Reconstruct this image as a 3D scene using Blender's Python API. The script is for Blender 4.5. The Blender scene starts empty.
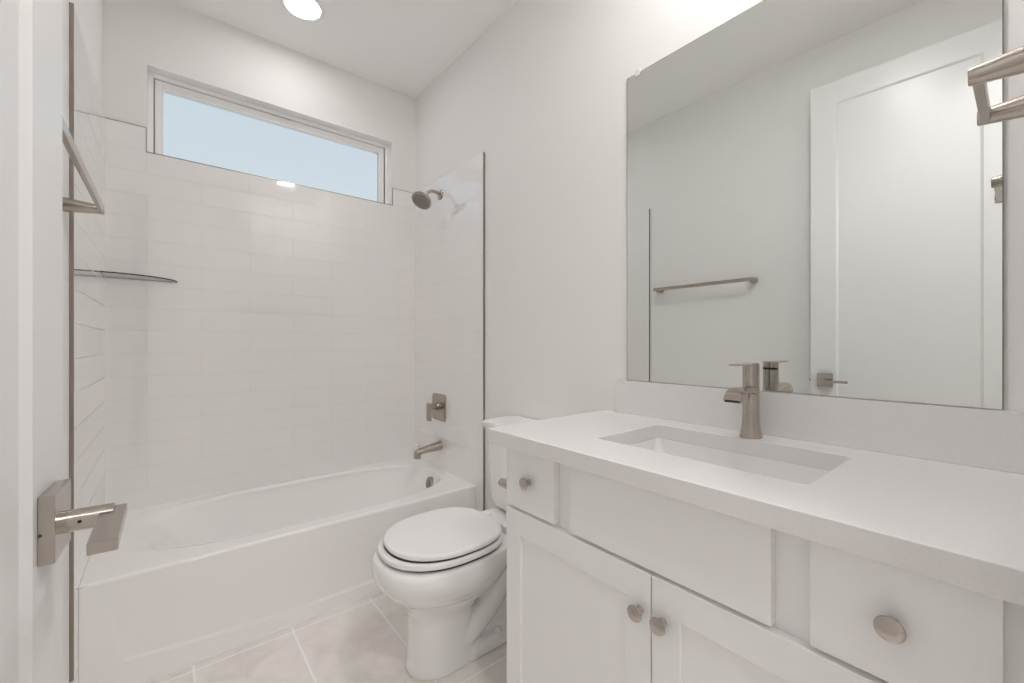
import bpy, bmesh, math
from mathutils import Vector, Matrix

sc = bpy.context.scene
COL = sc.collection
PI = math.pi

# ------------------------------------------------------------------ camera
cam_d = bpy.data.cameras.new('camera')
cam = bpy.data.objects.new('camera', cam_d)
COL.objects.link(cam)
cam.location = (0, 0, 1.13)
cam.rotation_euler = (PI/2, 0, -math.radians(39.3))
cam_d.sensor_width = 36
cam_d.lens = 421/1024*36
cam_d.shift_y = 1.7/1024
cam_d.clip_start = 0.01
sc.camera = cam

# ------------------------------------------------------------------ world and exposure
SKY = 1.03
w = bpy.data.worlds.new('world'); sc.world = w; w.use_nodes = True
nt = w.node_tree; nt.nodes.clear()
out = nt.nodes.new('ShaderNodeOutputWorld'); bg = nt.nodes.new('ShaderNodeBackground')
tc = nt.nodes.new('ShaderNodeTexCoord'); sep = nt.nodes.new('ShaderNodeSeparateXYZ')
cr = nt.nodes.new('ShaderNodeValToRGB')
cr.color_ramp.elements[0].position = 0.0; cr.color_ramp.elements[0].color = (0.70, 0.765, 0.815, 1)
cr.color_ramp.elements[1].position = 0.75; cr.color_ramp.elements[1].color = (0.555, 0.665, 0.76, 1)
nt.links.new(tc.outputs['Generated'], sep.inputs[0]); nt.links.new(sep.outputs['Z'], cr.inputs[0])
nt.links.new(cr.outputs[0], bg.inputs[0]); bg.inputs[1].default_value = SKY
nt.links.new(bg.outputs[0], out.inputs[0])
sc.view_settings.view_transform = 'Standard'; sc.view_settings.look = 'None'
sc.view_settings.gamma = 1; sc.view_settings.use_curve_mapping = False
sc.view_settings.exposure = 0.0
LAMP = 168.0          # radiance of the ceiling lamp lenses
TUBL = 36.0
HALL = 58.0
sc.cycles.max_bounces = 16; sc.cycles.diffuse_bounces = 10; sc.cycles.glossy_bounces = 8
sc.cycles.transmission_bounces = 8; sc.cycles.transparent_max_bounces = 12
sc.cycles.caustics_reflective = False; sc.cycles.caustics_refractive = False
sc.cycles.use_denoising = True

# ------------------------------------------------------------------ dimensions (metres)
XL, XR, YB, YF, ZC = -0.221, 1.276, 2.572, -0.03, 2.752     # painted wall faces, ceiling
TT = 0.009                                                    # tile facing thickness
YTL, YT = 1.765, 1.785                                                    # front edge of the tiled alcove
ZT = 2.119                                                    # top of the tile
TX0, TX1, TYB = XL+TT, XR-TT, YB-TT

# ------------------------------------------------------------------ materials
def mat(name, col, rough=0.5, metal=0.0, spec=None, coat=0.0, ior=None):
    m = bpy.data.materials.new(name); m.use_nodes = True
    b = m.node_tree.nodes['Principled BSDF']
    b.inputs['Base Color'].default_value = (*col, 1); b.inputs['Roughness'].default_value = rough
    b.inputs['Metallic'].default_value = metal
    if spec is not None: b.inputs['Specular IOR Level'].default_value = spec
    if coat: b.inputs['Coat Weight'].default_value = coat; b.inputs['Coat Roughness'].default_value = 0.03
    return m
def N(m, t): return m.node_tree.nodes.new(t)
def L(m, a, b): m.node_tree.links.new(a, b)
def B(m): return m.node_tree.nodes['Principled BSDF']
def coords(m, scale=(1,1,1)):
    t = N(m, 'ShaderNodeTexCoord'); mp = N(m, 'ShaderNodeMapping'); mp.inputs['Scale'].default_value = scale
    L(m, t.outputs['Object'], mp.inputs[0]); return mp.outputs[0]
def bump(m, height, strength, dist=0.002):
    b = N(m, 'ShaderNodeBump'); b.inputs['Strength'].default_value = strength; b.inputs['Distance'].default_value = dist
    L(m, height, b.inputs['Height']); L(m, b.outputs[0], B(m).inputs['Normal']); return b
def noise(m, vec, scale, detail=3, rough=0.5):
    n = N(m, 'ShaderNodeTexNoise'); n.inputs['Scale'].default_value = scale; n.inputs['Detail'].default_value = detail
    n.inputs['Roughness'].default_value = rough; L(m, vec, n.inputs['Vector']); return n.outputs['Fac']
def ramp(m, fac, stops):
    r = N(m, 'ShaderNodeValToRGB'); el = r.color_ramp.elements
    while len(el) > len(stops): el.remove(el[-1])
    while len(el) < len(stops): el.new(0.5)
    for e, (p, c) in zip(el, stops): e.position = p; e.color = (*c, 1)
    L(m, fac, r.inputs[0]); return r.outputs[0]

WALLC = (0.85, 0.838, 0.825)
m_wall = mat('wall_paint', WALLC, 0.6, spec=0.25)
bump(m_wall, noise(m_wall, coords(m_wall), 160, 3), 0.25, 0.0008)
m_ceil = mat('ceiling_paint', (0.93, 0.92, 0.905), 0.8)
bump(m_ceil, noise(m_ceil, coords(m_ceil), 140, 3), 0.25, 0.0008)
m_trim = mat('trim_paint', (0.85, 0.845, 0.835), 0.3)
m_door = mat('door_paint', (0.80, 0.795, 0.79), 0.30, spec=0.5)
bump(m_door, noise(m_door, coords(m_door, (1, 1, 0.15)), 30, 2), 0.04, 0.001)
m_cab = mat('cabinet_paint', (0.90, 0.896, 0.89), 0.35)
m_cabin = mat('cabinet_side', (0.70, 0.685, 0.665), 0.4)
m_porc = mat('porcelain', (0.87, 0.865, 0.855), 0.10, coat=0.4)
m_seat = mat('seat_plastic', (0.88, 0.878, 0.87), 0.22)
m_tub = mat("tub_acrylic", (0.91, 0.900, 0.890), 0.12, coat=0.3)
m_nickel = mat('brushed_nickel', (0.47, 0.42, 0.37), 0.20, 1.0)
bump(m_nickel, noise(m_nickel, coords(m_nickel, (1, 1, 14)), 180, 2), 0.10, 0.0003)
m_nickel2 = mat('satin_nickel', (0.51, 0.465, 0.42), 0.20, 1.0)
m_edge = mat('metal_tile_edge', (0.36, 0.32, 0.28), 0.35, 1.0)
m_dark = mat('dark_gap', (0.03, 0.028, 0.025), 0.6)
m_rub = mat('nozzle_grey', (0.24, 0.22, 0.205), 0.45)
m_mirror = mat('mirror_silver', (0.84, 0.865, 0.85), 0.0, 1.0)
m_medge = mat('mirror_edge', (0.20, 0.22, 0.20), 0.2, 0.3)
m_clip = mat('clear_plastic', (0.75, 0.75, 0.73), 0.15)
m_vinyl = mat('window_vinyl', (0.91, 0.905, 0.895), 0.3)
m_gasket = mat('grey_gasket', (0.50, 0.50, 0.49), 0.6)
m_white = mat('lamp_trim', (0.85, 0.85, 0.83), 0.4)

m_counter = mat('quartz', (0.84, 0.825, 0.81), 0.16)
_v = coords(m_counter)
L(m_counter, ramp(m_counter, noise(m_counter, _v, 420, 2, 0.7), [(0.3, (0.765, 0.752, 0.742)), (0.55, (0.795, 0.783, 0.775)), (0.8, (0.82, 0.81, 0.803))]), B(m_counter).inputs['Base Color'])

def emission(name, col, s):
    m = bpy.data.materials.new(name); m.use_nodes = True; t = m.node_tree; t.nodes.clear()
    o = t.nodes.new('ShaderNodeOutputMaterial'); e = t.nodes.new('ShaderNodeEmission')
    e.inputs[0].default_value = (*col, 1); e.inputs[1].default_value = s; t.links.new(e.outputs[0], o.inputs[0]); return m
m_lens = emission('lamp_lens', (1.0, 0.985, 0.98), LAMP)
m_lens2 = emission('tub_lamp_lens', (1.0, 0.985, 0.98), TUBL)
m_hall = emission('hall_fill_lens', (1.0, 0.985, 0.985), HALL)

def glass_mat(name, tint, fres=1.45):
    m = bpy.data.materials.new(name); m.use_nodes = True; t = m.node_tree; t.nodes.clear()
    o = t.nodes.new('ShaderNodeOutputMaterial'); mx = t.nodes.new('ShaderNodeMixShader')
    tr = t.nodes.new('ShaderNodeBsdfTransparent'); g = t.nodes.new('ShaderNodeBsdfGlossy'); f = t.nodes.new('ShaderNodeMapRange'); lw = t.nodes.new('ShaderNodeLayerWeight'); pw = t.nodes.new('ShaderNodeMath'); pw.operation = 'POWER'; pw.inputs[1].default_value = 5
    lw.inputs['Blend'].default_value = 0.5; t.links.new(lw.outputs['Facing'], pw.inputs[0]); t.links.new(pw.outputs[0], f.inputs['Value']); f.inputs['To Min'].default_value = 0.04
    tr.inputs[0].default_value = (*tint, 1); g.inputs['Roughness'].default_value = 0.0
    t.links.new(f.outputs[0], mx.inputs[0]); t.links.new(tr.outputs[0], mx.inputs[1]); t.links.new(g.outputs[0], mx.inputs[2])
    t.links.new(mx.outputs[0], o.inputs[0]); return m
m_pane = glass_mat('window_glass', (0.98, 0.99, 0.99))
m_shelf = glass_mat('shelf_glass', (0.975, 0.985, 0.98))
m_shelfedge = mat('shelf_glass_edge', (0.02, 0.035, 0.028), 0.15)

def tile_mat(name, axis, shift, sheen):
    """white gloss 4 x 16 tile in running bond; axis 0: wall along x, axis 1: wall along y"""
    m = mat(name, (0.85, 0.84, 0.83), 0.035, spec=0.75, coat=sheen); B(m).inputs['Coat IOR'].default_value = 1.85
    t = N(m, 'ShaderNodeTexCoord'); s = N(m, 'ShaderNodeSeparateXYZ'); c = N(m, 'ShaderNodeCombineXYZ')
    L(m, t.outputs['Object'], s.inputs[0])
    a = N(m, 'ShaderNodeMath'); a.operation = 'SUBTRACT'; a.inputs[1].default_value = shift
    L(m, s.outputs[axis], a.inputs[0]); L(m, a.outputs[0], c.inputs[0])
    z = N(m, 'ShaderNodeMath'); z.operation = 'ADD'; z.inputs[1].default_value = -ZT + 40*0.1035
    L(m, s.outputs['Z'], z.inputs[0]); L(m, z.outputs[0], c.inputs[1])
    b = N(m, 'ShaderNodeTexBrick'); L(m, c.outputs[0], b.inputs['Vector'])
    b.offset = 0.5; b.offset_frequency = 2; b.squash = 1
    b.inputs['Scale'].default_value = 1; b.inputs['Brick Width'].default_value = 0.406
    b.inputs['Row Height'].default_value = 0.1035; b.inputs['Mortar Size'].default_value = 0.0011 if not sheen else 0.0018
    b.inputs['Mortar Smooth'].default_value = 0.25; b.inputs['Bias'].default_value = 0
    b.inputs['Color1'].default_value = (0.88, 0.868, 0.86, 1); b.inputs['Color2'].default_value = (0.875, 0.862, 0.852, 1)
    b.inputs['Mortar'].default_value = (0.74, 0.725, 0.712, 1)
    L(m, b.outputs['Color'], B(m).inputs['Base Color'])
    r = N(m, 'ShaderNodeMapRange'); r.inputs['To Min'].default_value = 0.035; r.inputs['To Max'].default_value = 0.6
    L(m, b.outputs['Fac'], r.inputs['Value']); L(m, r.outputs[0], B(m).inputs['Roughness'])
    if sheen:
        cw = N(m, 'ShaderNodeMapRange'); cw.inputs['To Min'].default_value = sheen; cw.inputs['To Max'].default_value = 0.0
        L(m, b.outputs['Fac'], cw.inputs['Value']); L(m, cw.outputs[0], B(m).inputs['Coat Weight'])
    inv = N(m, 'ShaderNodeMath'); inv.operation = 'SUBTRACT'; inv.inputs[0].default_value = 1; L(m, b.outputs['Fac'], inv.inputs[1])
    bp = N(m, 'ShaderNodeBump'); bp.inputs['Strength'].default_value = 0.6; bp.inputs['Distance'].default_value = 0.001
    L(m, inv.outputs[0], bp.inputs['Height'])
    n = noise(m, t.outputs['Object'], 6, 1); b2 = N(m, 'ShaderNodeBump')
    b2.inputs['Strength'].default_value = 0.25; b2.inputs['Distance'].default_value = 0.004
    L(m, n, b2.inputs['Height']); L(m, b2.outputs[0], bp.inputs['Normal']); L(m, bp.outputs[0], B(m).inputs['Normal'])
    return m
m_tile_b = tile_mat('wall_tile_back', 0, 0.130, 0.0)
m_tile_s = tile_mat('wall_tile_side', 1, 2.205, 0.9)

# floor tile: 0.312 wide (x) by 0.63 long (y), stone pattern
m_floor = mat('floor_tile', (0.6, 0.57, 0.53), 0.38)
t = N(m_floor, 'ShaderNodeTexCoord'); mp = N(m_floor, 'ShaderNodeMapping')
mp.inputs['Location'].default_value = (-0.071, -1.819+0.63*10, 0)
mp.vector_type = 'POINT'; L(m_floor, t.outputs['Object'], mp.inputs[0])
bk = N(m_floor, 'ShaderNodeTexBrick'); L(m_floor, mp.outputs[0], bk.inputs['Vector'])
bk.offset = 0.0; bk.squash = 1; bk.inputs['Scale'].default_value = 1
bk.inputs['Brick Width'].default_value = 0.311; bk.inputs['Row Height'].default_value = 0.63
bk.inputs['Mortar Size'].default_value = 0.0042; bk.inputs['Mortar Smooth'].default_value = 0.2; bk.inputs['Bias'].default_value = 0
bk.inputs['Color1'].default_value = (0, 0, 0, 1); bk.inputs['Color2'].default_value = (1, 1, 1, 1); bk.inputs['Mortar'].default_value = (0.5, 0.5, 0.5, 1)
# marble clouds, warped
sx = N(m_floor, 'ShaderNodeVectorMath'); sx.operation = 'MULTIPLY_ADD'
L(m_floor, bk.outputs['Color'], sx.inputs[0]); sx.inputs[1].default_value = (3.1, 5.7, 2.0); L(m_floor, t.outputs['Object'], sx.inputs[2])
n1 = N(m_floor, 'ShaderNodeTexNoise'); n1.inputs['Scale'].default_value = 7; n1.inputs['Detail'].default_value = 8; n1.inputs['Roughness'].default_value = 0.62
n1.inputs['Distortion'].default_value = 1.1; L(m_floor, sx.outputs[0], n1.inputs['Vector'])
stone = ramp(m_floor, n1.outputs['Fac'], [(0.28, (0.73, 0.69, 0.65)), (0.45, (0.82, 0.785, 0.75)), (0.60, (0.86, 0.83, 0.80)), (0.75, (0.90, 0.88, 0.855))])
mx = N(m_floor, 'ShaderNodeMix'); mx.data_type = 'RGBA'
L(m_floor, bk.outputs['Fac'], mx.inputs['Factor']); L(m_floor, stone, mx.inputs[6]); mx.inputs[7].default_value = (0.96, 0.95, 0.94, 1)
L(m_floor, mx.outputs[2], B(m_floor).inputs['Base Color'])
iv = N(m_floor, 'ShaderNodeMath'); iv.operation = 'SUBTRACT'; iv.inputs[0].default_value = 1; L(m_floor, bk.outputs['Fac'], iv.inputs[1])
bump(m_floor, iv.outputs[0], 0.4, 0.001)

# ------------------------------------------------------------------ mesh helpers
def box(bm, lo, hi, bevel=0, seg=2, mi=0):
    r = bmesh.ops.create_cube(bm, size=1)
    vs = r['verts']
    for v in vs:
        v.co = Vector((lo[i] + (v.co[i]+0.5)*(hi[i]-lo[i]) for i in range(3)))
    fs = list({f for v in vs for f in v.link_faces})
    for f in fs: f.material_index = mi
    if bevel:
        es = list({e for v in vs for e in v.link_edges})
        q = bmesh.ops.bevel(bm, geom=es, offset=bevel, segments=seg, profile=0.5, affect='EDGES')
        for f in q['faces']: f.material_index = mi
def ring(bm, pts): return [bm.verts.new(p) for p in pts]
def bridge(bm, a, b, mi=0):
    n = len(a)
    for i in range(n):
        f = bm.faces.new((a[i], a[(i+1) % n], b[(i+1) % n], b[i])); f.material_index = mi
def loft(bm, rings, cap0=True, cap1=True, mi=0):
    rs = [ring(bm, r) for r in rings]
    for a, b in zip(rs, rs[1:]): bridge(bm, a, b, mi)
    if cap0: bm.faces.new(list(reversed(rs[0]))).material_index = mi
    if cap1: bm.faces.new(rs[-1]).material_index = mi
    return rs
def frame_of(d):
    d = Vector(d).normalized()
    u = d.orthogonal().normalized() if abs(d.z) > 0.99 else Vector((0, 0, 1)).cross(d).normalized()
    return d, u, d.cross(u)
def lathe(bm, o, d, prof, n=40, mi=0):
    """prof: (distance along d, radius)"""
    d, u, v = frame_of(d); o = Vector(o)
    rings_ = [[o + d*s + (u*math.cos(2*PI*i/n) + v*math.sin(2*PI*i/n))*max(r, 1e-4) for i in range(n)] for s, r in prof]
    loft(bm, rings_, True, True, mi)
def tube(bm, pts, rad, n=20, mi=0):
    pts = [Vector(p) for p in pts]; rads = rad if isinstance(rad, (list, tuple)) else [rad]*len(pts)
    rs = []; pu = None
    for i, p in enumerate(pts):
        d = (pts[min(i+1, len(pts)-1)] - pts[max(i-1, 0)]).normalized()
        if pu is None: _, u, _ = frame_of(d)
        else: u = (pu - d*pu.dot(d)).normalized()
        pu = u; v = d.cross(u)
        rs.append([p + (u*math.cos(2*PI*k/n) + v*math.sin(2*PI*k/n))*rads[i] for k in range(n)])
    loft(bm, rs, True, True, mi)
def spline(pts, m=10):
    P = [Vector(p) for p in pts]; P = [2*P[0]-P[1]] + P + [2*P[-1]-P[-2]]; o = []
    for i in range(1, len(P)-2):
        for k in range(m):
            t = k/m; a, b, c, d = P[i-1:i+3]
            o.append(0.5*((2*b) + (c-a)*t + (2*a-5*b+4*c-d)*t*t + (3*b-a-3*c+d)*t**3))
    return o + [P[-2]]
def rrect(cx, cy, hx, hy, r, n=6):
    p = []
    for k, (sx_, sy_) in enumerate(((1, 1), (-1, 1), (-1, -1), (1, -1))):
        for i in range(n+1):
            a = PI/2*k + PI/2*i/n
            p.append((cx + sx_*(hx-r) + r*math.cos(a), cy + sy_*(hy-r) + r*math.sin(a)))
    return p
def sup(cx, cy, af, ab, b, e=2.4, n=72, eb=None):
    """superellipse outline: af semi-axis towards -x, ab towards +x, b half width in y"""
    p = []
    for i in range(n):
        t = 2*PI*i/n; c, s = math.cos(t), math.sin(t)
        ee = (eb or e) if c > 0 else e
        a = ab if c > 0 else af
        p.append((cx + math.copysign(abs(c)**(2/ee), c)*a, cy + math.copysign(abs(s)**(2/ee), s)*b))
    return p
def plate_hole(bm, outer, inner, z0, z1, mi=0):
    for z, flip in ((z1, 1), (z0, -1)):
        a = ring(bm, [(x, y, z) for x, y in outer]); b = ring(bm, [(x, y, z) for x, y in inner])
        es = [bm.edges.new((r[i], r[(i+1) % len(r)])) for r in (a, b) for i in range(len(r))]
        bmesh.ops.triangle_fill(bm, use_beauty=True, use_dissolve=False, edges=es, normal=(0, 0, flip))
        if z == z1: A, Bq = a, b
        else: bridge(bm, a, A); bridge(bm, Bq, b)
ROOT = {}
def obj(name, bm, mats, parent=None, smooth=35, local=False, kind=None, label=None, wn=True):
    """link a bmesh (world coordinates unless local) as ONE mesh object"""
    bmesh.ops.remove_doubles(bm, verts=bm.verts, dist=1e-6)
    bmesh.ops.recalc_face_normals(bm, faces=bm.faces)
    me = bpy.data.meshes.new(name); 
    org = ROOT.get(parent.name) if parent else None
    if org is not None and not local: bmesh.ops.translate(bm, verts=bm.verts, vec=-org)
    bm.to_mesh(me); bm.free()
    for m in (mats if isinstance(mats, (list, tuple)) else [mats]): me.materials.append(m)
    if smooth:
        for p in me.polygons: p.use_smooth = True
        me.set_sharp_from_angle(angle=math.radians(smooth))
    o = bpy.data.objects.new(name, me); COL.objects.link(o)
    if wn and smooth:
        q = o.modifiers.new('normals', 'WEIGHTED_NORMAL'); q.keep_sharp = True; q.weight = 80
    if parent: o.parent = parent; ROOT[o.name] = org if org is not None else Vector((0, 0, 0))
    else: ROOT[o.name] = Vector((0, 0, 0))
    if kind: o['kind'] = kind
    if label: o['label'] = label
    return o
def thing(name, label, cat, loc, rotz=0, group=None, kind=None):
    o = bpy.data.objects.new(name, None); COL.objects.link(o); o.location = loc; o.rotation_euler = (0, 0, rotz)
    o.empty_display_size = 0.05
    if label: o['label'] = label
    if cat: o['category'] = cat
    if group: o['group'] = group
    if kind: o['kind'] = kind
    ROOT[o.name] = Vector(loc); return o
def tag(o, label, cat, group=None):
    o['label'] = label; o['category'] = cat
    if group: o['group'] = group
    return o
def new(): return bmesh.new()
def bx(name, lo, hi, m, parent=None, bevel=0, seg=2, **k):
    b = new(); box(b, lo, hi, bevel, seg); return obj(name, b, m, parent, **k)

# ------------------------------------------------------------------ room shell
TK = 0.12
HX0, HX1, HY = -1.3, 1.9, -1.7          # hall beyond the doorway
bx('floor', (HX0, HY, -0.05), (HX1, YB+TK, 0), m_floor, kind='structure', smooth=0)
bx('ceiling', (HX0, HY, ZC), (HX1, YB+TK, ZC+0.05), m_ceil, kind='structure', smooth=0)
WX0, WX1, WZ0, WZ1 = -0.077, 1.115, 2.01, 2.42   # window opening
b = new()
box(b, (XL, YB, 0), (XR, YB+TK, WZ0)); box(b, (XL, YB, WZ1), (XR, YB+TK, ZC))
box(b, (XL, YB, WZ0), (WX0, YB+TK, WZ1)); box(b, (WX1, YB, WZ0), (XR, YB+TK, WZ1))
wall_back = obj('wall_back', b, m_wall, kind='structure', smooth=0)
wall_left = bx('wall_left', (XL-TK, YF, 0), (XL, YB+TK, ZC), m_wall, kind='structure', smooth=0)
wall_right = bx('wall_right', (XR, YF, 0), (XR+TK, YB+TK, ZC), m_wall, kind='structure', smooth=0)
DX0, DX1, DZ = -0.150, 0.625, 2.485            # doorway
b = new()
box(b, (HX0, YF-TK, 0), (DX0, YF, ZC)); box(b, (DX1, YF-TK, 0), (HX1, YF, ZC)); box(b, (DX0, YF-TK, DZ), (DX1, YF, ZC))
obj('wall_front', b, m_wall, kind='structure', smooth=0)
bx('wall_hall_back', (HX0, HY-TK, 0), (HX1, HY, ZC), m_wall, kind='structure', smooth=0)
bx('wall_hall_left', (HX0-TK, HY, 0), (HX0, YF-TK, ZC), m_wall, kind='structure', smooth=0)
bx('wall_hall_right', (HX1, HY, 0), (HX1+TK, YF-TK, ZC), m_wall, kind='structure', smooth=0)

# tile facing of the tub alcove, with its metal edge strips
b = new()
box(b, (TX0, TYB, 0.3), (TX1, YB, WZ0)); box(b, (TX0, TYB, WZ0), (WX0, YB, ZT)); box(b, (WX1, TYB, WZ0), (TX1, YB, ZT))
obj('tile_facing', b, m_tile_b, wall_back, smooth=0, label='white glossy running bond wall tile')
b = new(); e = 0.0028
box(b, (TX0, TYB-0.0006, ZT), (WX0, YB, ZT+e)); box(b, (WX1, TYB-0.0006, ZT), (TX1, YB, ZT+e))
box(b, (WX0, TYB-0.0008, WZ0), (WX0+e, YB, ZT+e)); box(b, (WX1-e*0.6, TYB-0.0008, WZ0), (WX1, YB, ZT+e))
box(b, (WX0, TYB-0.001, WZ0-0.002), (WX1, YB, WZ0+0.0025))
obj('tile_edge_strip', b, m_edge, wall_back, smooth=0, label='thin dark metal tile edge')
for side, x0, x1, wl in ((0, XL, TX0, wall_left), (1, TX1, XR, wall_right)):
    b = new(); box(b, (x0, (YTL, YT)[side], 0.0), (x1, YB, ZT))
    obj('tile_facing', b, m_tile_s, wl, smooth=0, label='white glossy running bond wall tile')
    b = new()
    if side == 0: box(b, (XL, YTL-0.003, 0.145), (TX0+0.0006, YTL, ZT+0.003))
    else: box(b, (TX1-0.0006, YT-0.004, 0.145), (XR, YT, ZT+0.002))
    obj('tile_edge_strip', b, m_edge, wl, smooth=0, label='thin dark metal tile edge')

# baseboards and door casing
def baseboard(name, lo, hi):
    bx(name, lo, hi, m_trim, bevel=0.003, kind='structure')
baseboard('baseboard_left', (XL, YF, 0), (XL+0.013, YTL-0.003, 0.14))
baseboard('baseboard_right', (XR-0.013, 0.97, 0), (XR, YT-0.004, 0.14))
b = new()
for x in (DX0-0.001, DX1-0.017): box(b, (x, YF-TK-0.002, 0), (x+0.018, YF+0.001, DZ))
box(b, (DX0, YF-TK-0.002, DZ-0.018), (DX1, YF+0.001, DZ))
obj('trim_1', b, m_trim, kind='structure')       # door jamb
b = new()
box(b, (DX1+0.001, YF, 0), (DX1+0.06, YF+0.012, DZ+0.06), 0.003); box(b, (DX0-0.06, YF, 2.5), (DX1+0.001, YF+0.012, DZ+0.075), 0.003)
box(b, (DX0-0.058, YF, 0), (DX0-0.03, YF+0.012, 2.5), 0.003)
obj('trim_2', b, m_trim, kind='structure')       # door casing

# window
win = thing('window_1', None, None, ((WX0+WX1)/2, YB, WZ0), kind='structure')
def hollow(b, x0, x1, z0, z1, wx, wz0, wz1, y0, y1, bev=0.002):
    box(b, (x0, y0, z0), (x0+wx, y1, z1), bev); box(b, (x1-wx, y0, z0), (x1, y1, z1), bev)
    box(b, (x0+wx, y0, z0), (x1-wx, y1, z0+wz0), bev); box(b, (x0+wx, y0, z1-wz1), (x1-wx, y1, z1), bev)
b = new(); hollow(b, WX0, WX1, WZ0, WZ1, 0.004, 0.004, 0.004, YB-0.0012, YB+TK, 0)
obj('window_return', b, m_vinyl, win)
Y0 = YB+0.058
b = new(); hollow(b, WX0+0.004, WX1-0.004, WZ0+0.001, WZ1-0.004, 0.022, 0.005, 0.022, Y0, Y0+0.055)
obj('window_frame', b, m_vinyl, win)
b = new(); hollow(b, WX0+0.026, WX1-0.026, WZ0+0.004, WZ1-0.026, 0.0045, 0.003, 0.0045, Y0+0.010, Y0+0.05, 0)
obj('gasket', b, m_gasket, win)
b = new(); hollow(b, WX0+0.030, WX1-0.030, WZ0+0.005, WZ1-0.030, 0.028, 0.010, 0.034, Y0+0.006, Y0+0.045)
obj('sash', b, m_vinyl, win)
b = new(); hollow(b, WX0+0.058, WX1-0.058, WZ0+0.014, WZ1-0.064, 0.003, 0.002, 0.003, Y0+0.0055, Y0+0.03, 0)
obj('glazing_bead', b, m_vinyl, win)
bx('pane', (WX0+0.058, Y0+0.022, WZ0+0.012), (WX1-0.058, Y0+0.026, WZ1-0.062), m_pane, win, smooth=0)
bx('weep_cover', (0.44, Y0-0.001, WZ1-0.0335), (0.54, Y0+0.002, WZ1-0.0275), m_gasket, win, bevel=0.0005)

# ------------------------------------------------------------------ door standing open along the left wall
DW, DH, DT = 0.760, 2.458, 0.035
door = thing('door_1', None, None, (-0.136, -0.036, 0.012), math.radians(87), kind='structure')
b = new()
sx0, sx1, pz0, pz1 = 0.150, DW-0.108, 0.20, DH-0.110
ro = [(0, 0), (DW, 0), (DW, DH), (0, DH)]
def face(b, y, s):
    """door face at y with a recessed panel; s = direction into the slab"""
    o = ring(b, [(x, y, z) for x, z in ro])
    i1 = ring(b, [(x, y, z) for x, z in ((sx0, pz0), (sx1, pz0), (sx1, pz1), (sx0, pz1))])
    k = 0.009
    i2 = ring(b, [(x, y+s*0.007, z) for x, z in ((sx0+k, pz0+k), (sx1-k, pz0+k), (sx1-k, pz1-k), (sx0+k, pz1-k))])
    bridge(b, o, i1); bridge(b, i1, i2); b.faces.new(i2); return o
a0 = face(b, 0, 1); a1 = face(b, DT, -1); bridge(b, a0, a1)
obj('door_slab', b, m_door, door, smooth=20, local=True)
def lever_set(side):
    s = -1 if side == 0 else 1; y0 = 0 if side == 0 else DT
    hx, hz = 0.699, 0.928
    b = new(); ys = sorted((y0, y0+s*0.0125)); box(b, (hx-0.034, ys[0], hz-0.035), (hx+0.032, ys[1], hz+0.035), 0.0012)
    h = obj('door_handle', b, m_nickel2, door, local=True, label='satin nickel square rosette and lever')
    b = new(); lathe(b, (hx, y0+s*0.0125, hz-0.004), (0, s, 0), [(0, 0.0118), (0.04, 0.0118)], 32)
    obj('stem', b, m_nickel2, h, local=True)
    b = new(); ys = sorted((y0+s*0.046, y0+s*0.068)); box(b, (hx-0.102, ys[0], hz-0.0085), (hx+0.012, ys[1], hz+0.0035), 0.001)
    for v in b.verts: v.co.y -= s*0.05*(v.co.x-hx+0.102); v.co.z -= 0.0015
    obj('lever', b, m_nickel2, h, local=True)
    b = new(); lathe(b, (hx-0.0335, y0+s*0.002, hz-0.004), (-1, 0, 0), [(0, 0.0015), (0.001, 0.0015)], 12)
    lathe(b, (hx-0.0112, y0+s*0.0265, hz-0.003), (-1, 0, 0), [(0, 0.0018), (0.0008, 0.0018)], 12)
    obj('set_screw', b, m_dark, h, local=True)
lever_set(0); lever_set(1)
b = new(); box(b, (DW-0.001, 0.008, 0.895), (DW+0.0015, 0.027, 0.955), 0.0005); box(b, (DW+0.001, 0.011, 0.917), (DW+0.011, 0.024, 0.935), 0.002)
obj('latch', b, m_nickel, door, local=True)
for z in (0.2, 0.95, 1.6, 2.25):
    b = new(); lathe(b, (-0.004, -0.006, z), (0, 0, 1), [(0, 0.007), (0.09, 0.007)], 16)
    obj('hinge', b, m_nickel, door, local=True)

# ------------------------------------------------------------------ bathtub
tub = thing('bathtub', 'white alcove bathtub with flat apron between three tiled walls', 'bathtub', (0.53, 2.2, 0))
TZ, TY0 = 0.377, 1.852
NB = 144; bcx, bcy = 0.548, 2.235
def rect_ring(x0, x1, y0, y1, z):
    p = []
    for i in range(NB):
        t_ = 2*PI*i/NB; c, s = math.cos(t_), math.sin(t_)
        k = min(((x1-bcx)/c if c > 0 else (x0-bcx)/c) if abs(c) > 1e-9 else 9e9, ((y1-bcy)/s if s > 0 else (y0-bcy)/s) if abs(s) > 1e-9 else 9e9)
        p.append([bcx+c*k, bcy+s*k, z])
    for cxn, cyn in ((x0, y0), (x0, y1), (x1, y0), (x1, y1)):
        q = min(p, key=lambda v: (v[0]-cxn)**2+(v[1]-cyn)**2); q[0], q[1] = cxn, cyn
    return [tuple(q) for q in p]
def basin(ax, ay, z, e, dx=0, axl=None):
    """radial superellipse whose points line up with rect_ring rays; axl: semi-axis of the sloping back rest end"""
    p = []
    for i in range(NB):
        t_ = 2*PI*i/NB; c, s = math.cos(t_), math.sin(t_)
        a_ = ax if c > 0 else (axl or ax)
        e_ = e+0.8*max(0, -s); k = (abs(c/a_)**e_ + abs(s/ay)**e_)**(-1/e_)
        p.append((bcx+dx+c*k, bcy+s*k, z))
    return p
x0, x1, y1 = TX0+0.0005, TX1-0.0005, TYB-0.0005
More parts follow.
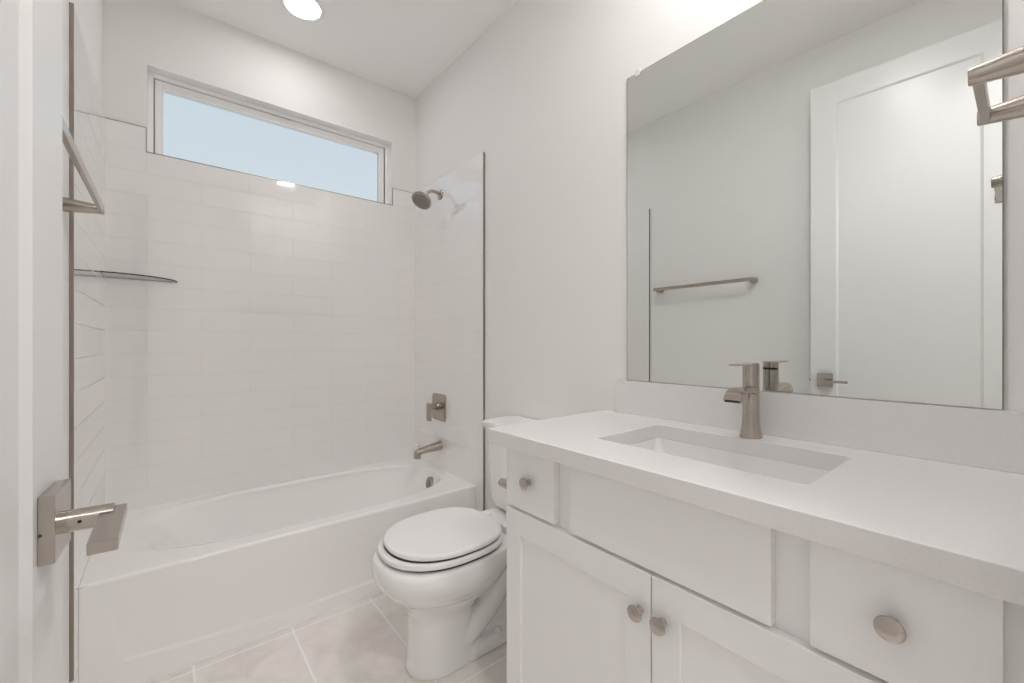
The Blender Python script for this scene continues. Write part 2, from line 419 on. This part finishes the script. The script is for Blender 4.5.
R = [rect_ring(x0, x1, TY0+0.012, y1, 0.02), rect_ring(x0, x1, TY0+0.012, y1, TZ-0.03), rect_ring(x0, x1, TY0, y1, TZ-0.03), rect_ring(x0, x1, TY0, y1, TZ-0.012)]
for k in range(1, 6):
    a = PI/2*k/5; R.append(rect_ring(x0, x1, TY0+0.012*(1-math.cos(a)), y1, TZ-0.012+0.012*math.sin(a)))
AX, AY, AL = 0.672, 0.311, 0.700
R.append(basin(AX+0.015, AY+0.003, TZ, 2.8, axl=AL))
for k in range(0, 6):
    a = PI/2*k/5; R.append(basin(AX+0.010-0.018*math.sin(a), AY+0.001-0.018*math.sin(a), TZ-0.016*(1-math.cos(a)), 2.8, axl=AL-0.005-0.075*math.sin(a)))
for f, fl, z, e, dx in ((0.018, 0.105, 0.345, 2.8, 0), (0.030, 0.135, 0.31, 2.8, 0), (0.045, 0.165, 0.27, 2.8, 0), (0.075, 0.22, 0.19, 2.8, 0), (0.11, 0.27, 0.12, 2.8, 0), (0.16, 0.33, 0.085, 2.7, 0), (0.25, 0.42, 0.07, 2.6, 0)):
    R.append(basin(AX-f*1.15, AY-f*0.62, z, e, dx, AL-fl))
b = new(); loft(b, R, True, True)
obj('tub_shell', b, m_tub, tub, smooth=50)
# apron with shallow arched recess
b = new(); nx, nz = 260, 90; az1 = TZ-0.025
def sst(v): v = max(0, min(1, v)); return v*v*(3-2*v)
g = []
for j in range(nz+1):
    row = []
    for i in range(nx+1):
        X = x0 + (x1-x0)*i/nx; Z = az1*j/nz
        zb = 0.060 + 0.095*(X-0.53)**2
        d_ = 0.0055*sst((Z-zb)/0.007)*sst((X-(-0.112-0.2*(Z-0.09)))/0.012)*sst((1.175+0.2*(Z-0.09)-X)/0.012)*(1-sst((Z-0.09)/0.25))
        row.append(b.verts.new((X, TY0+0.0005+d_, Z)))
    g.append(row)
for j in range(nz):
    for i in range(nx): b.faces.new((g[j][i], g[j][i+1], g[j+1][i+1], g[j+1][i]))
obj('apron', b, m_tub, tub, smooth=60)
bx('base_strip', (x0, TY0-0.003, 0.0), (x1, TY0+0.004, 0.012), m_tub, tub, bevel=0.002)
b = new()
ovx = 1.188; od = Vector((-0.985, 0, 0.17))
lathe(b, (ovx+0.018, 2.205, 0.308), od, [(0, 0.038), (0.026, 0.038), (0.0295, 0.035), (0.030, 0.031), (0.027, 0.029), (0.027, 0.001)], 40)
ov = obj('overflow_cover', b, m_nickel, tub)
b = new(); d_, u_, v_ = frame_of(od)
for i in range(-3, 4):
    for j in range(-3, 4):
        if i*i+j*j <= 9:
            lathe(b, Vector((ovx+0.018, 2.205, 0.308))+d_*0.0272+(u_*i+v_*j)*0.0072, d_, [(0, 0.0022), (0.0006, 0.0022)], 8)
obj('overflow_holes', b, m_dark, ov)
b = new(); lathe(b, (0.98, 2.222, 0.069), (0, 0, 1), [(0, 0.036), (0.004, 0.034), (0.006, 0.02), (0.012, 0.018), (0.014, 0.001)], 32)
obj('drain', b, m_nickel, tub)

# ------------------------------------------------------------------ shower fittings on the right wall
def arc_pts(*p): return spline(p, 10)
YS = 2.222
sh = thing('shower', 'round brushed nickel shower head on a bent arm beside the window', 'shower head', (TX1, YS, 2.018))
b = new(); lathe(b, (TX1, YS, 2.018), (-1, 0, 0), [(0, 0.030), (0.003, 0.030), (0.009, 0.022), (0.012, 0.0095)], 32)
obj('flange', b, m_nickel, sh)
hd = Vector((-0.55, -0.22, -0.80)).normalized(); hc = Vector((1.150, YS, 1.972))
b = new(); tube(b, arc_pts((TX1, YS, 2.018), (1.240, YS, 2.026), (1.205, YS, 2.027), (1.180, YS, 2.012), tuple(hc-hd*0.022)), 0.0095, 18)
obj('shower_arm', b, m_nickel, sh)
b = new(); lathe(b, hc-hd*0.032, hd, [(0, 0.010), (0.004, 0.015), (0.016, 0.016), (0.020, 0.013), (0.024, 0.022), (0.034, 0.045), (0.042, 0.056), (0.052, 0.060), (0.058, 0.0595), (0.061, 0.056), (0.0605, 0.052)], 48)
hdo = obj('head', b, m_nickel, sh)
b = new(); lathe(b, hc+hd*0.0285, hd, [(0, 0.052), (0.0015, 0.051), (0.002, 0.001)], 48)
d_, u_, v_ = frame_of(hd)
for rr, n_ in ((0.012, 6), (0.026, 12), (0.040, 18)):
    for k in range(n_):
        lathe(b, hc+hd*0.030+(u_*math.cos(2*PI*k/n_)+v_*math.sin(2*PI*k/n_))*rr, hd, [(0, 0.0028), (0.002, 0.002)], 8)
obj('nozzle_face', b, m_rub, hdo)

YV = 2.238
vt = thing('shower_valve', 'brushed nickel shower valve with square plate and lever above the tub spout', 'shower valve', (TX1, YV, 0.745))
b = new()
loft(b, [[(x, y, z) for y, z in rrect(YV, 0.745, 0.080-q, 0.080-q, 0.022, 8)] for x, q in ((TX1, 0), (TX1-0.004, 0), (TX1-0.007, 0.002), (TX1-0.008, 0.006))])
obj('plate', b, m_nickel, vt)
b = new(); lathe(b, (TX1-0.006, YV, 0.752), (-1, 0, 0), [(0, 0.034), (0.004, 0.033), (0.006, 0.024), (0.022, 0.022), (0.024, 0.0175), (0.058, 0.0165)], 36)
obj('hub', b, m_nickel, vt)
b = new()
loft(b, [[(1.190+dx, y, z) for y, z in rrect(YV, 0.722, 0.017, 0.052, 0.005, 5)] for dx in (0, 0.002, 0.014, 0.016)])
obj('lever', b, m_nickel, vt)

sp = thing('tub_spout', 'brushed nickel tub spout with pull knob over the bathtub end', 'tub spout', (TX1, YS, 0.52))
def ovring(x, y, z, ry, rz, tilt=0, n=28):
    return [(x+math.sin(tilt)*rz*math.sin(2*PI*k/n), y+ry*math.cos(2*PI*k/n), z+math.cos(tilt)*rz*math.sin(2*PI*k/n)) for k in range(n)]
b = new(); ys = YS
loft(b, [ovring(TX1, ys, 0.520, 0.029, 0.028), ovring(TX1-0.004, ys, 0.520, 0.030, 0.029), ovring(TX1-0.02, ys, 0.518, 0.029, 0.0275), ovring(1.20, ys, 0.512, 0.0265, 0.0235), ovring(1.142, ys, 0.505, 0.0240, 0.0205), ovring(1.125, ys, 0.502, 0.0235, 0.0205, -0.25),
         ovring(1.116, ys, 0.495, 0.023, 0.023, -0.75), ovring(1.115, ys, 0.484, 0.0225, 0.022, -1.3), ovring(1.114, ys, 0.467, 0.0215, 0.0215, -1.5), ovring(1.114, ys, 0.464, 0.019, 0.019, -1.5)])
obj('spout_body', b, m_nickel, sp)
b = new(); lathe(b, (1.124, ys, 0.517), (0, 0, 1), [(0, 0.003), (0.014, 0.003), (0.016, 0.006), (0.021, 0.006), (0.023, 0.003)], 16)
obj('diverter_knob', b, m_nickel, sp)

# corner shelf
cs = thing('corner_shelf', 'quarter round clear glass corner shelf on the tiled left wall', 'shelf', (TX0, TYB, 1.42))
SR = 0.207
def qpts(r): return [(TX0+0.001, TYB-0.001)] + [(TX0+0.001+(r+0.042)*math.sin(a), TYB-0.001-(r-0.015)*math.cos(a)) for a in [PI/2*i/32 for i in range(33)]]
b = new(); q = qpts(SR)
A_ = ring(b, [(x, y, 1.4175) for x, y in q]); B_ = ring(b, [(x, y, 1.4225) for x, y in q])
b.faces.new(list(reversed(A_))); b.faces.new(B_); bridge(b, A_, B_)
for f in b.faces:
    if abs(f.normal.z) < 0.5: f.material_index = 1
b.normal_update()
for f in b.faces: f.material_index = 1 if abs(f.normal.z) < 0.5 else 0
obj('glass_panel', b, [m_shelf, m_shelfedge], cs, smooth=30)
b = new(); qa, qb = qpts(SR+0.0005), qpts(SR-0.003)
loft(b, [[(x, y, z) for x, y in qpts(SR+0.0006)[1:]] + [(x, y, z) for x, y in reversed(qpts(SR-0.002)[1:])] for z in (1.4173, 1.4227)])
obj('polished_edge', b, m_shelfedge, cs, smooth=30, label='dark green glass edge')

# ------------------------------------------------------------------ toilet
TYc = 1.335
toi = thing('toilet', 'white two piece toilet with closed lid beside the vanity', 'toilet', (0.95, TYc, 0))
b = new()
def sec(z, xf, xb, hw, e=2.3, eb=None):
    c = (xf+xb)/2 if xb-xf < 0.3 else xf+0.235
    return [(x, y, z) for x, y in sup(c, TYc, c-xf, xb-c, hw, e, 64, eb)]
loft(b, [sec(0.0, 0.634, 0.90, 0.097, 2.1, 2.6), sec(0.02, 0.632, 0.90, 0.098, 2.1, 2.6), sec(0.045, 0.638, 0.89, 0.096, 2.1, 2.6), sec(0.12, 0.642, 0.87, 0.094, 2.2, 2.6), sec(0.19, 0.640, 0.88, 0.097, 2.4), sec(0.225, 0.630, 0.92, 0.108, 2.3),
         sec(0.255, 0.606, 0.97, 0.134, 2.2), sec(0.285, 0.570, 1.00, 0.162, 2.2), sec(0.315, 0.542, 1.03, 0.184, 2.25), sec(0.345, 0.527, 1.04, 0.196, 2.3), sec(0.372, 0.524, 1.04, 0.200, 2.35), sec(0.394, 0.528, 1.04, 0.196, 2.4), sec(0.405, 0.537, 1.035, 0.188, 2.4)])
# rear foot, deck and trapway
def foot(z, hw, xa=0.80, xb=1.21): return [(x, y, z) for x, y in rrect((xa+xb)/2, TYc, (xb-xa)/2, hw, 0.05, 8)]
loft(b, [foot(0, 0.098), foot(0.03, 0.097), foot(0.045, 0.091), foot(0.052, 0.078)])
box(b, (0.90, TYc-0.055, 0.02), (1.20, TYc+0.055, 0.38), 0.03, 4)
loft(b, [[(x, y, z) for x, y in rrect(1.10, TYc, 0.14, hw, 0.05, 8)] for z, hw in ((0.33, 0.10), (0.355, 0.145), (0.38, 0.165), (0.396, 0.168), (0.402, 0.162))])
for s in (-1, 1):
    yy = TYc+s*0.048
    tube(b, spline([(1.19, TYc+s*0.030, 0.40), (1.11, TYc+s*0.038, 0.325), (1.03, yy-s*0.004, 0.245), (0.95, yy, 0.165), (0.88, yy, 0.11), (0.82, yy, 0.08)], 8), 0.046, 20)
bowl = obj('bowl', b, m_porc, toi, smooth=60)
rm = bowl.modifiers.new('remesh', 'REMESH'); rm.mode = 'VOXEL'; rm.voxel_size = 0.0055; rm.use_smooth_shade = True
cs_ = bowl.modifiers.new('smooth', 'CORRECTIVE_SMOOTH'); cs_.iterations = 0
bowl.modifiers.remove(cs_)
sm = bowl.modifiers.new('smooth', 'SMOOTH'); sm.iterations = 9; sm.factor = 0.55
for s in (-1, 1):
    b = new(); lathe(b, (0.962, TYc+s*0.076, 0.040), (0, 0, 1), [(0, 0.017), (0.010, 0.016), (0.020, 0.011), (0.024, 0.004), (0.0245, 0.001)], 24)
    obj('bolt_cap', b, m_porc, toi)
def slab(b, cx, af, ab, hw, z0, z1, r, e=2.2, eb=2.7):
    rs = []
    for k in range(5):
        a = PI/2*k/4; q = r*(1-math.sin(a)); rs.append((q, z0+r*(1-math.cos(a))))
    for k in range(5):
        a = PI/2*k/4; q = r*(1-math.cos(a)); rs.append((q, z1-r+r*math.sin(a)))
    loft(b, [[(x, y, z) for x, y in sup(cx, TYc+0.004, af-q, ab-q, hw-q, e, 96, eb)] for q, z in rs])
b = new(); slab(b, 0.768, 0.222, 0.216, 0.186, 0.4135, 0.4335, 0.007)
obj('seat', b, m_seat, toi)
b = new(); slab(b, 0.775, 0.210, 0.200, 0.181, 0.4375, 0.4580, 0.009)
obj('lid', b, m_seat, toi, smooth=50)
b = new(); slab(b, 0.770, 0.204, 0.200, 0.175, 0.400, 0.440, 0.003)  # dark inset slab stands in for the shade in the seat and lid gaps
obj('seat_gap_shade', b, m_dark, toi, label='dark slab painted as the shade between lid, seat and rim')
for s in (-1, 1):
    b = new(); box(b, (0.990, TYc+s*0.070-0.020, 0.404), (1.030, TYc+s*0.070+0.020, 0.440), 0.012, 5)
    obj('hinge', b, m_seat, toi)
b = new()
def tk(z, x0_, hw, r=0.035): return [(x, y, z) for x, y in rrect((x0_+1.266)/2, TYc+0.0, (1.266-x0_)/2, hw, r, 8)]
loft(b, [tk(0.412, 1.125, 0.155), tk(0.418, 1.115, 0.163), tk(0.46, 1.100, 0.174), tk(0.6, 1.092, 0.181), tk(0.762, 1.086, 0.187)])
obj('tank', b, m_porc, toi)
b = new()
loft(b, [tk(0.758, 1.082, 0.190), tk(0.764, 1.070, 0.197), tk(0.782, 1.066, 0.200), tk(0.788, 1.069, 0.197), tk(0.791, 1.076, 0.190)])
obj('tank_lid', b, m_porc, toi)
b = new(); lathe(b, (1.092, 1.20, 0.71), (-1, 0, 0), [(0, 0.014), (0.008, 0.013), (0.010, 0.008), (0.02, 0.007)], 20); box(b, (1.066, 1.195, 0.700), (1.074, 1.27, 0.716), 0.003)
obj('flush_lever', b, m_nickel, toi)
# water supply stop behind the toilet is out of sight

# ------------------------------------------------------------------ vanity
CY0, CY1 = YF, 0.962                   # cabinet ends
XF_, XD = 0.780, 0.758                 # face frame front, door and drawer front
van = thing('vanity_cabinet', 'white shaker vanity cabinet under the quartz countertop', 'cabinet', (1.03, 0.466, 0))
b = new()
box(b, (XF_+0.018, CY1-0.018, 0.0), (XR-0.001, CY1, 0.8405)); box(b, (XF_+0.018, CY0+0.001, 0.0), (XR-0.001, CY0+0.019, 0.8405))
box(b, (XF_+0.018, CY0+0.019, 0.10), (XR-0.001, CY1-0.018, 0.118)); box(b, (XR-0.012, CY0+0.019, 0.10), (XR-0.001, CY1-0.018, 0.8405))
obj('carcass', b, m_cab, van)
ST = 0.038
b = new()
box(b, (XF_, CY1-ST, 0.09), (XF_+0.018, CY1, 0.8405)); box(b, (XF_, CY0+0.001, 0.09), (XF_+0.018, CY0+0.055, 0.8405))
for y in (0.690, 0.195): box(b, (XF_, y, 0.69), (XF_+0.018, y+0.082, 0.8405))
box(b, (XF_, CY0+0.055, 0.655), (XF_+0.018, CY1-ST, 0.69)); box(b, (XF_, CY0+0.055, 0.835), (XF_+0.018, CY1-ST, 0.8405)); box(b, (XF_, CY0+0.055, 0.09), (XF_+0.018, CY1-ST, 0.125))
obj('face_frame', b, m_cab, van)
bx('toe_kick', (0.835, CY0+0.019, 0), (0.85, CY1-0.018, 0.10), m_cab, van)
def knob(parent, y, z):
    b = new(); lathe(b, (XD, y, z), (-1, 0, 0), [(0, 0.0085), (0.0015, 0.0085), (0.004, 0.0060), (0.012, 0.0055), (0.017, 0.0062), (0.0182, 0.0150), (0.0200, 0.0168), (0.0222, 0.0162), (0.0245, 0.012), (0.0256, 0.006), (0.0259, 0.001)], 48)
    obj('knob', b, m_nickel2, parent)
def front(name, y0, y1, z0, z1, kn=None):
    o = bx(name, (XD, y0, z0), (XF_-0.0008, y1, z1), m_cab, van, bevel=0.0012)
    if kn: knob(o, *kn)
    return o
front('drawer', 0.760, 0.951, 0.669, 0.834, (0.853, 0.753))
front('drawer', 0.017, 0.209, 0.669, 0.834, (0.1145, 0.752))
front('false_drawer_front', 0.2625, 0.703, 0.669, 0.834)
def shaker(y0, y1, z0, z1, ky):
    b = new(); s = 0.060
    box(b, (XD, y0, z0), (XF_-0.0008, y0+s, z1), 0.0012); box(b, (XD, y1-s, z0), (XF_-0.0008, y1, z1), 0.0012)
    box(b, (XD, y0+s-0.001, z1-s-0.006), (XF_-0.0008, y1-s+0.001, z1), 0.0012); box(b, (XD, y0+s-0.001, z0), (XF_-0.0008, y1-s+0.001, z0+s), 0.0012)
    box(b, (XD+0.008, y0+s-0.002, z0+s-0.002), (XF_-0.003, y1-s+0.002, z1-s-0.004))
    d = obj('door', b, m_cab, van); knob(d, ky, 0.578)
shaker(0.483, 0.951, 0.105, 0.660, 0.507); shaker(0.014, 0.480, 0.105, 0.660, 0.455)

# countertop with undermount sink
CX0, CYE, CZ0, CZ1 = 0.725, 1.002, 0.8415, 0.881
SX0, SX1, SY0, SY1 = 0.872, 1.160, 0.243, 0.714
ct = thing('countertop', 'white quartz countertop with a thick pale grey front edge on the vanity', 'countertop', (1.0, 0.48, CZ0))
b = new()
hole = rrect((SX0+SX1)/2, (SY0+SY1)/2, (SX1-SX0)/2, (SY1-SY0)/2, 0.009, 6)
plate_hole(b, [(CX0, YF+0.001), (XR-0.001, YF+0.001), (XR-0.001, CYE), (CX0, CYE)], list(reversed(hole)), CZ0, CZ1)
bmesh.ops.recalc_face_normals(b, faces=b.faces)
es = [e for e in b.edges if len(e.link_faces) == 2 and e.calc_face_angle(0) > 0.9]
bmesh.ops.bevel(b, geom=es, offset=0.0016, segments=2, profile=0.5, affect='EDGES')
obj('worktop', b, m_counter, ct, smooth=0)
tag(bx('backsplash', (XR-0.020, YF+0.001, CZ1+0.0002), (XR-0.001, 0.941, 0.998), m_counter, None, bevel=0.0012), 'low white quartz backsplash strip under the mirror', 'backsplash')

sk = thing('sink', 'white rectangular undermount sink set in the quartz countertop', 'sink', ((SX0+SX1)/2, (SY0+SY1)/2, 0.70))
b = new(); scx, scy, hx, hy = (SX0+SX1)/2, (SY0+SY1)/2, (SX1-SX0)/2, (SY1-SY0)/2
def sr(o, z, r): return [(x, y, z) for x, y in rrect(scx, scy, hx+o, hy+o, r, 8)]
rs = [sr(0.022, CZ0-0.0003, 0.03), sr(0.0005, CZ0-0.0003, 0.010), sr(-0.001, CZ0-0.004, 0.012), sr(-0.004, 0.80, 0.03), sr(-0.009, 0.745, 0.035), sr(-0.016, 0.728, 0.04), sr(-0.032, 0.717, 0.045), sr(-0.075, 0.711, 0.04), sr(-0.115, 0.708, 0.02)]
ro_ = [sr(0.022, CZ0-0.013, 0.03), sr(0.006, CZ0-0.014, 0.03), sr(0.0, 0.74, 0.04), sr(-0.02, 0.705, 0.05), sr(-0.115, 0.696, 0.02)]
loft(b, list(reversed(ro_)) + rs)
obj('basin', b, m_porc, sk, smooth=50)
b = new(); lathe(b, (scx+0.03, scy, 0.7085), (0, 0, 1), [(0, 0.030), (0.002, 0.030), (0.003, 0.026), (0.002, 0.022), (0.008, 0.020), (0.010, 0.001)], 32)
obj('drain', b, m_nickel, sk)

# faucet
FX, FY = 1.201, 0.464
fa = thing('faucet', 'brushed nickel single lever faucet standing behind the sink', 'faucet', (FX, FY, CZ1))
b = new(); z = CZ1
lathe(b, (FX, FY, z), (0, 0, 1), [(0, 0.0270), (0.003, 0.0272), (0.008, 0.0258), (0.018, 0.0235), (0.035, 0.0214), (0.06, 0.0203), (0.115, 0.0200), (0.133, 0.0200), (0.1335, 0.0190), (0.1355, 0.0190), (0.136, 0.0198), (0.180, 0.0198)], 48)
fb = obj('faucet_body', b, m_nickel, fa)
# spout: a broad curved open channel
b = new(); prof = [(FX-0.002, 1.006), (FX-0.022, 1.013), (FX-0.045, 1.0145), (FX-0.075, 1.0135), (FX-0.100, 1.006), (FX-0.117, 0.988)]
top = spline([(x, 0, z_) for x, z_ in prof], 6)
rs = []
for i, p in enumerate(top):
    q = top[min(i+1, len(top)-1)] - top[max(i-1, 0)]; q.normalize(); nrm = Vector((q.z, 0, -q.x)); nrm = -nrm if nrm.z > 0 else nrm
    th = 0.014 - 0.004*i/(len(top)-1); hw = 0.0175 + 0.003*sst(i/(len(top)-1))
    r_ = []
    for yy, tt in ((-hw, 0), (-hw*0.6, -0.0004), (0, -0.0006), (hw*0.6, -0.0004), (hw, 0), (hw, th), (-hw, th)):
        pp = p + nrm*tt; r_.append((pp.x, FY+yy, pp.z))
    rs.append(r_)
loft(b, rs)
es = [e for e in b.edges if len(e.link_faces) == 2 and e.calc_face_angle(0) > 0.8]
bmesh.ops.bevel(b, geom=es, offset=0.0015, segments=2, profile=0.5, affect='EDGES')
spo = obj('spout', b, m_nickel, fa)
b = new(); xx = FX-0.1145; box(b, (xx-0.003, FY-0.017, 0.9825), (xx+0.0065, FY+0.017, 0.9855))
obj('water_slot', b, m_dark, spo)
b = new(); lathe(b, (FX+0.0012, FY, CZ1+0.1745), (0, 0, 1), [(0, 0.0195), (0.005, 0.0195)], 48)
obj('cap_seam', b, m_dark, fa, label='dark gap under the faucet cap')
b = new(); lathe(b, (FX, FY, CZ1+0.1795), (0, 0, 1), [(0, 0.0196), (0.001, 0.0200), (0.0165, 0.0200), (0.0175, 0.019)], 48)
cap = obj('handle_cap', b, m_nickel, fa)
b = new(); box(b, (FX-0.108, FY-0.011, CZ1+0.1925), (FX-0.010, FY+0.011, CZ1+0.1965), 0.001)
obj('lever', b, m_nickel, cap)
b = new(); tube(b, spline([(1.225, FY-0.006, CZ1+0.0), (1.225, FY-0.006, 0.95), (1.228, FY-0.007, 0.972), (1.232, FY-0.009, 0.985)], 6), [0.002]*17+[0.0028]*2, 10)
obj('lift_rod', b, m_nickel, fa)

# toilet paper holder on the far end of the vanity
tp = thing('toilet_paper_holder', 'brushed nickel toilet paper holder peeking past the vanity beside the toilet', 'paper holder', (0.86, CY1, 0.70))
zt = 0.702
for x in (0.795, 0.945):
    b = new(); lathe(b, (x, CY1, zt), (0, 1, 0), [(0, 0.020), (0.006, 0.019), (0.008, 0.0145), (0.060, 0.0135), (0.062, 0.012)], 28)
    obj('post', b, m_nickel, tp)
bx('roll_bar', (0.79, CY1+0.046, zt-0.011), (0.95, CY1+0.058, zt+0.011), m_nickel, tp, bevel=0.002)

# ------------------------------------------------------------------ mirror
mi_ = thing('wall_mirror', 'large frameless mirror on the wall above the vanity backsplash', 'mirror', (XR, 0.466, 0.999))
MY0, MY1, MZ0, MZ1 = 0.030, 0.902, 0.9995, 2.072
bx('glass_edge', (XR-0.0058, MY0-0.002, MZ0), (XR-0.0002, MY1+0.002, MZ1+0.002), m_medge, mi_)
b = new(); box(b, (XR-0.0062, MY0, MZ0), (XR-0.0004, MY1, MZ1))
b.normal_update()
for f in b.faces: f.material_index = 0 if f.normal.x < -0.9 else 1
obj('glass', b, [m_mirror, m_medge], mi_, smooth=0)
for y in (0.858, 0.075):
    b = new(); box(b, (XR-0.010, y-0.010, MZ1-0.011), (XR-0.0063, y+0.010, MZ1+0.012), 0.0012); box(b, (XR-0.0064, y-0.010, MZ1+0.0004), (XR-0.0002, y+0.010, MZ1+0.012), 0.0008)
    lathe(b, (XR-0.010, y, MZ1+0.006), (-1, 0, 0), [(0, 0.003), (0.0012, 0.0022)], 12)
    obj('mirror_clip', b, m_clip, mi_)

# ------------------------------------------------------------------ towel bars
def post(b, o, d, ln):
    lathe(b, o, d, [(0, 0.0195), (0.004, 0.0195), (ln-0.002, 0.0122), (ln, 0.0112)], 36)
tb = thing('towel_bar', 'long brushed nickel towel bar on the left wall behind the open door', 'towel bar', (XL, 1.37, 1.51))
for y in (1.045, 1.668):
    b = new(); post(b, (XL, y, 1.510), (1, 0, 0), 0.082); obj('post', b, m_nickel, tb)
bx('bar', (-0.150, 1.034, 1.500), (-0.140, 1.686, 1.522), m_nickel, tb, bevel=0.001)
hb = thing('hand_towel_bar', 'short brushed nickel hand towel bar at the right edge near the mirror', 'towel bar', (0.975, YF, 1.505))
for x in (0.876, 1.048):
    b = new(); post(b, (x, YF, 1.505), (0, 1, 0), 0.082); obj('post', b, m_nickel, hb)
bx('bar', (0.874, 0.037, 1.494), (1.054, 0.0485, 1.516), m_nickel, hb, bevel=0.001)

# ------------------------------------------------------------------ ceiling lamps and an added hall fill
def downlight(x, y, label, lens, r=0.098):
    t_ = thing('recessed_downlight', label, 'ceiling light', (x, y, ZC), group='recessed ceiling downlights')
    b = new(); rr = r
    prof = [(0.0, rr), (-0.003, rr), (-0.006, rr-0.006), (-0.006, rr-0.018), (-0.002, rr-0.023)]
    rg = [[(x+q*math.cos(2*PI*k/64), y+q*math.sin(2*PI*k/64), ZC+z_) for k in range(64)] for z_, q in prof]
    loft(b, rg, False, False); obj('trim_ring', b, m_white, t_)
    b = new(); lathe(b, (x, y, ZC-0.0005), (0, 0, -1), [(0, rr-0.022), (0.002, rr-0.0235), (0.003, 0.04), (0.0035, 0.001)], 48)
    obj('lens', b, lens, t_)
downlight(0.505, 2.205, 'round lit ceiling downlight above the bathtub by the window', m_lens2)
downlight(0.94, 0.36, 'round lit ceiling downlight above the vanity sink', m_lens)
hl = thing('hall_fill_light', 'added fill light out of view in the hall outside the doorway', 'ceiling light', (0.3, -0.55, ZC))  # unseen fill, added to brighten the room through the doorway
b = new(); lathe(b, (0.3, -0.55, ZC), (0, 0, -1), [(0, 0.17), (0.02, 0.17), (0.022, 0.16)], 48); obj('hall_fill_base', b, m_white, hl)
b = new(); lathe(b, (0.3, -0.55, ZC-0.022), (0, 0, -1), [(0, 0.155), (0.03, 0.145), (0.05, 0.10), (0.058, 0.03), (0.0585, 0.001)], 48); obj('hall_fill_diffuser', b, m_hall, hl)
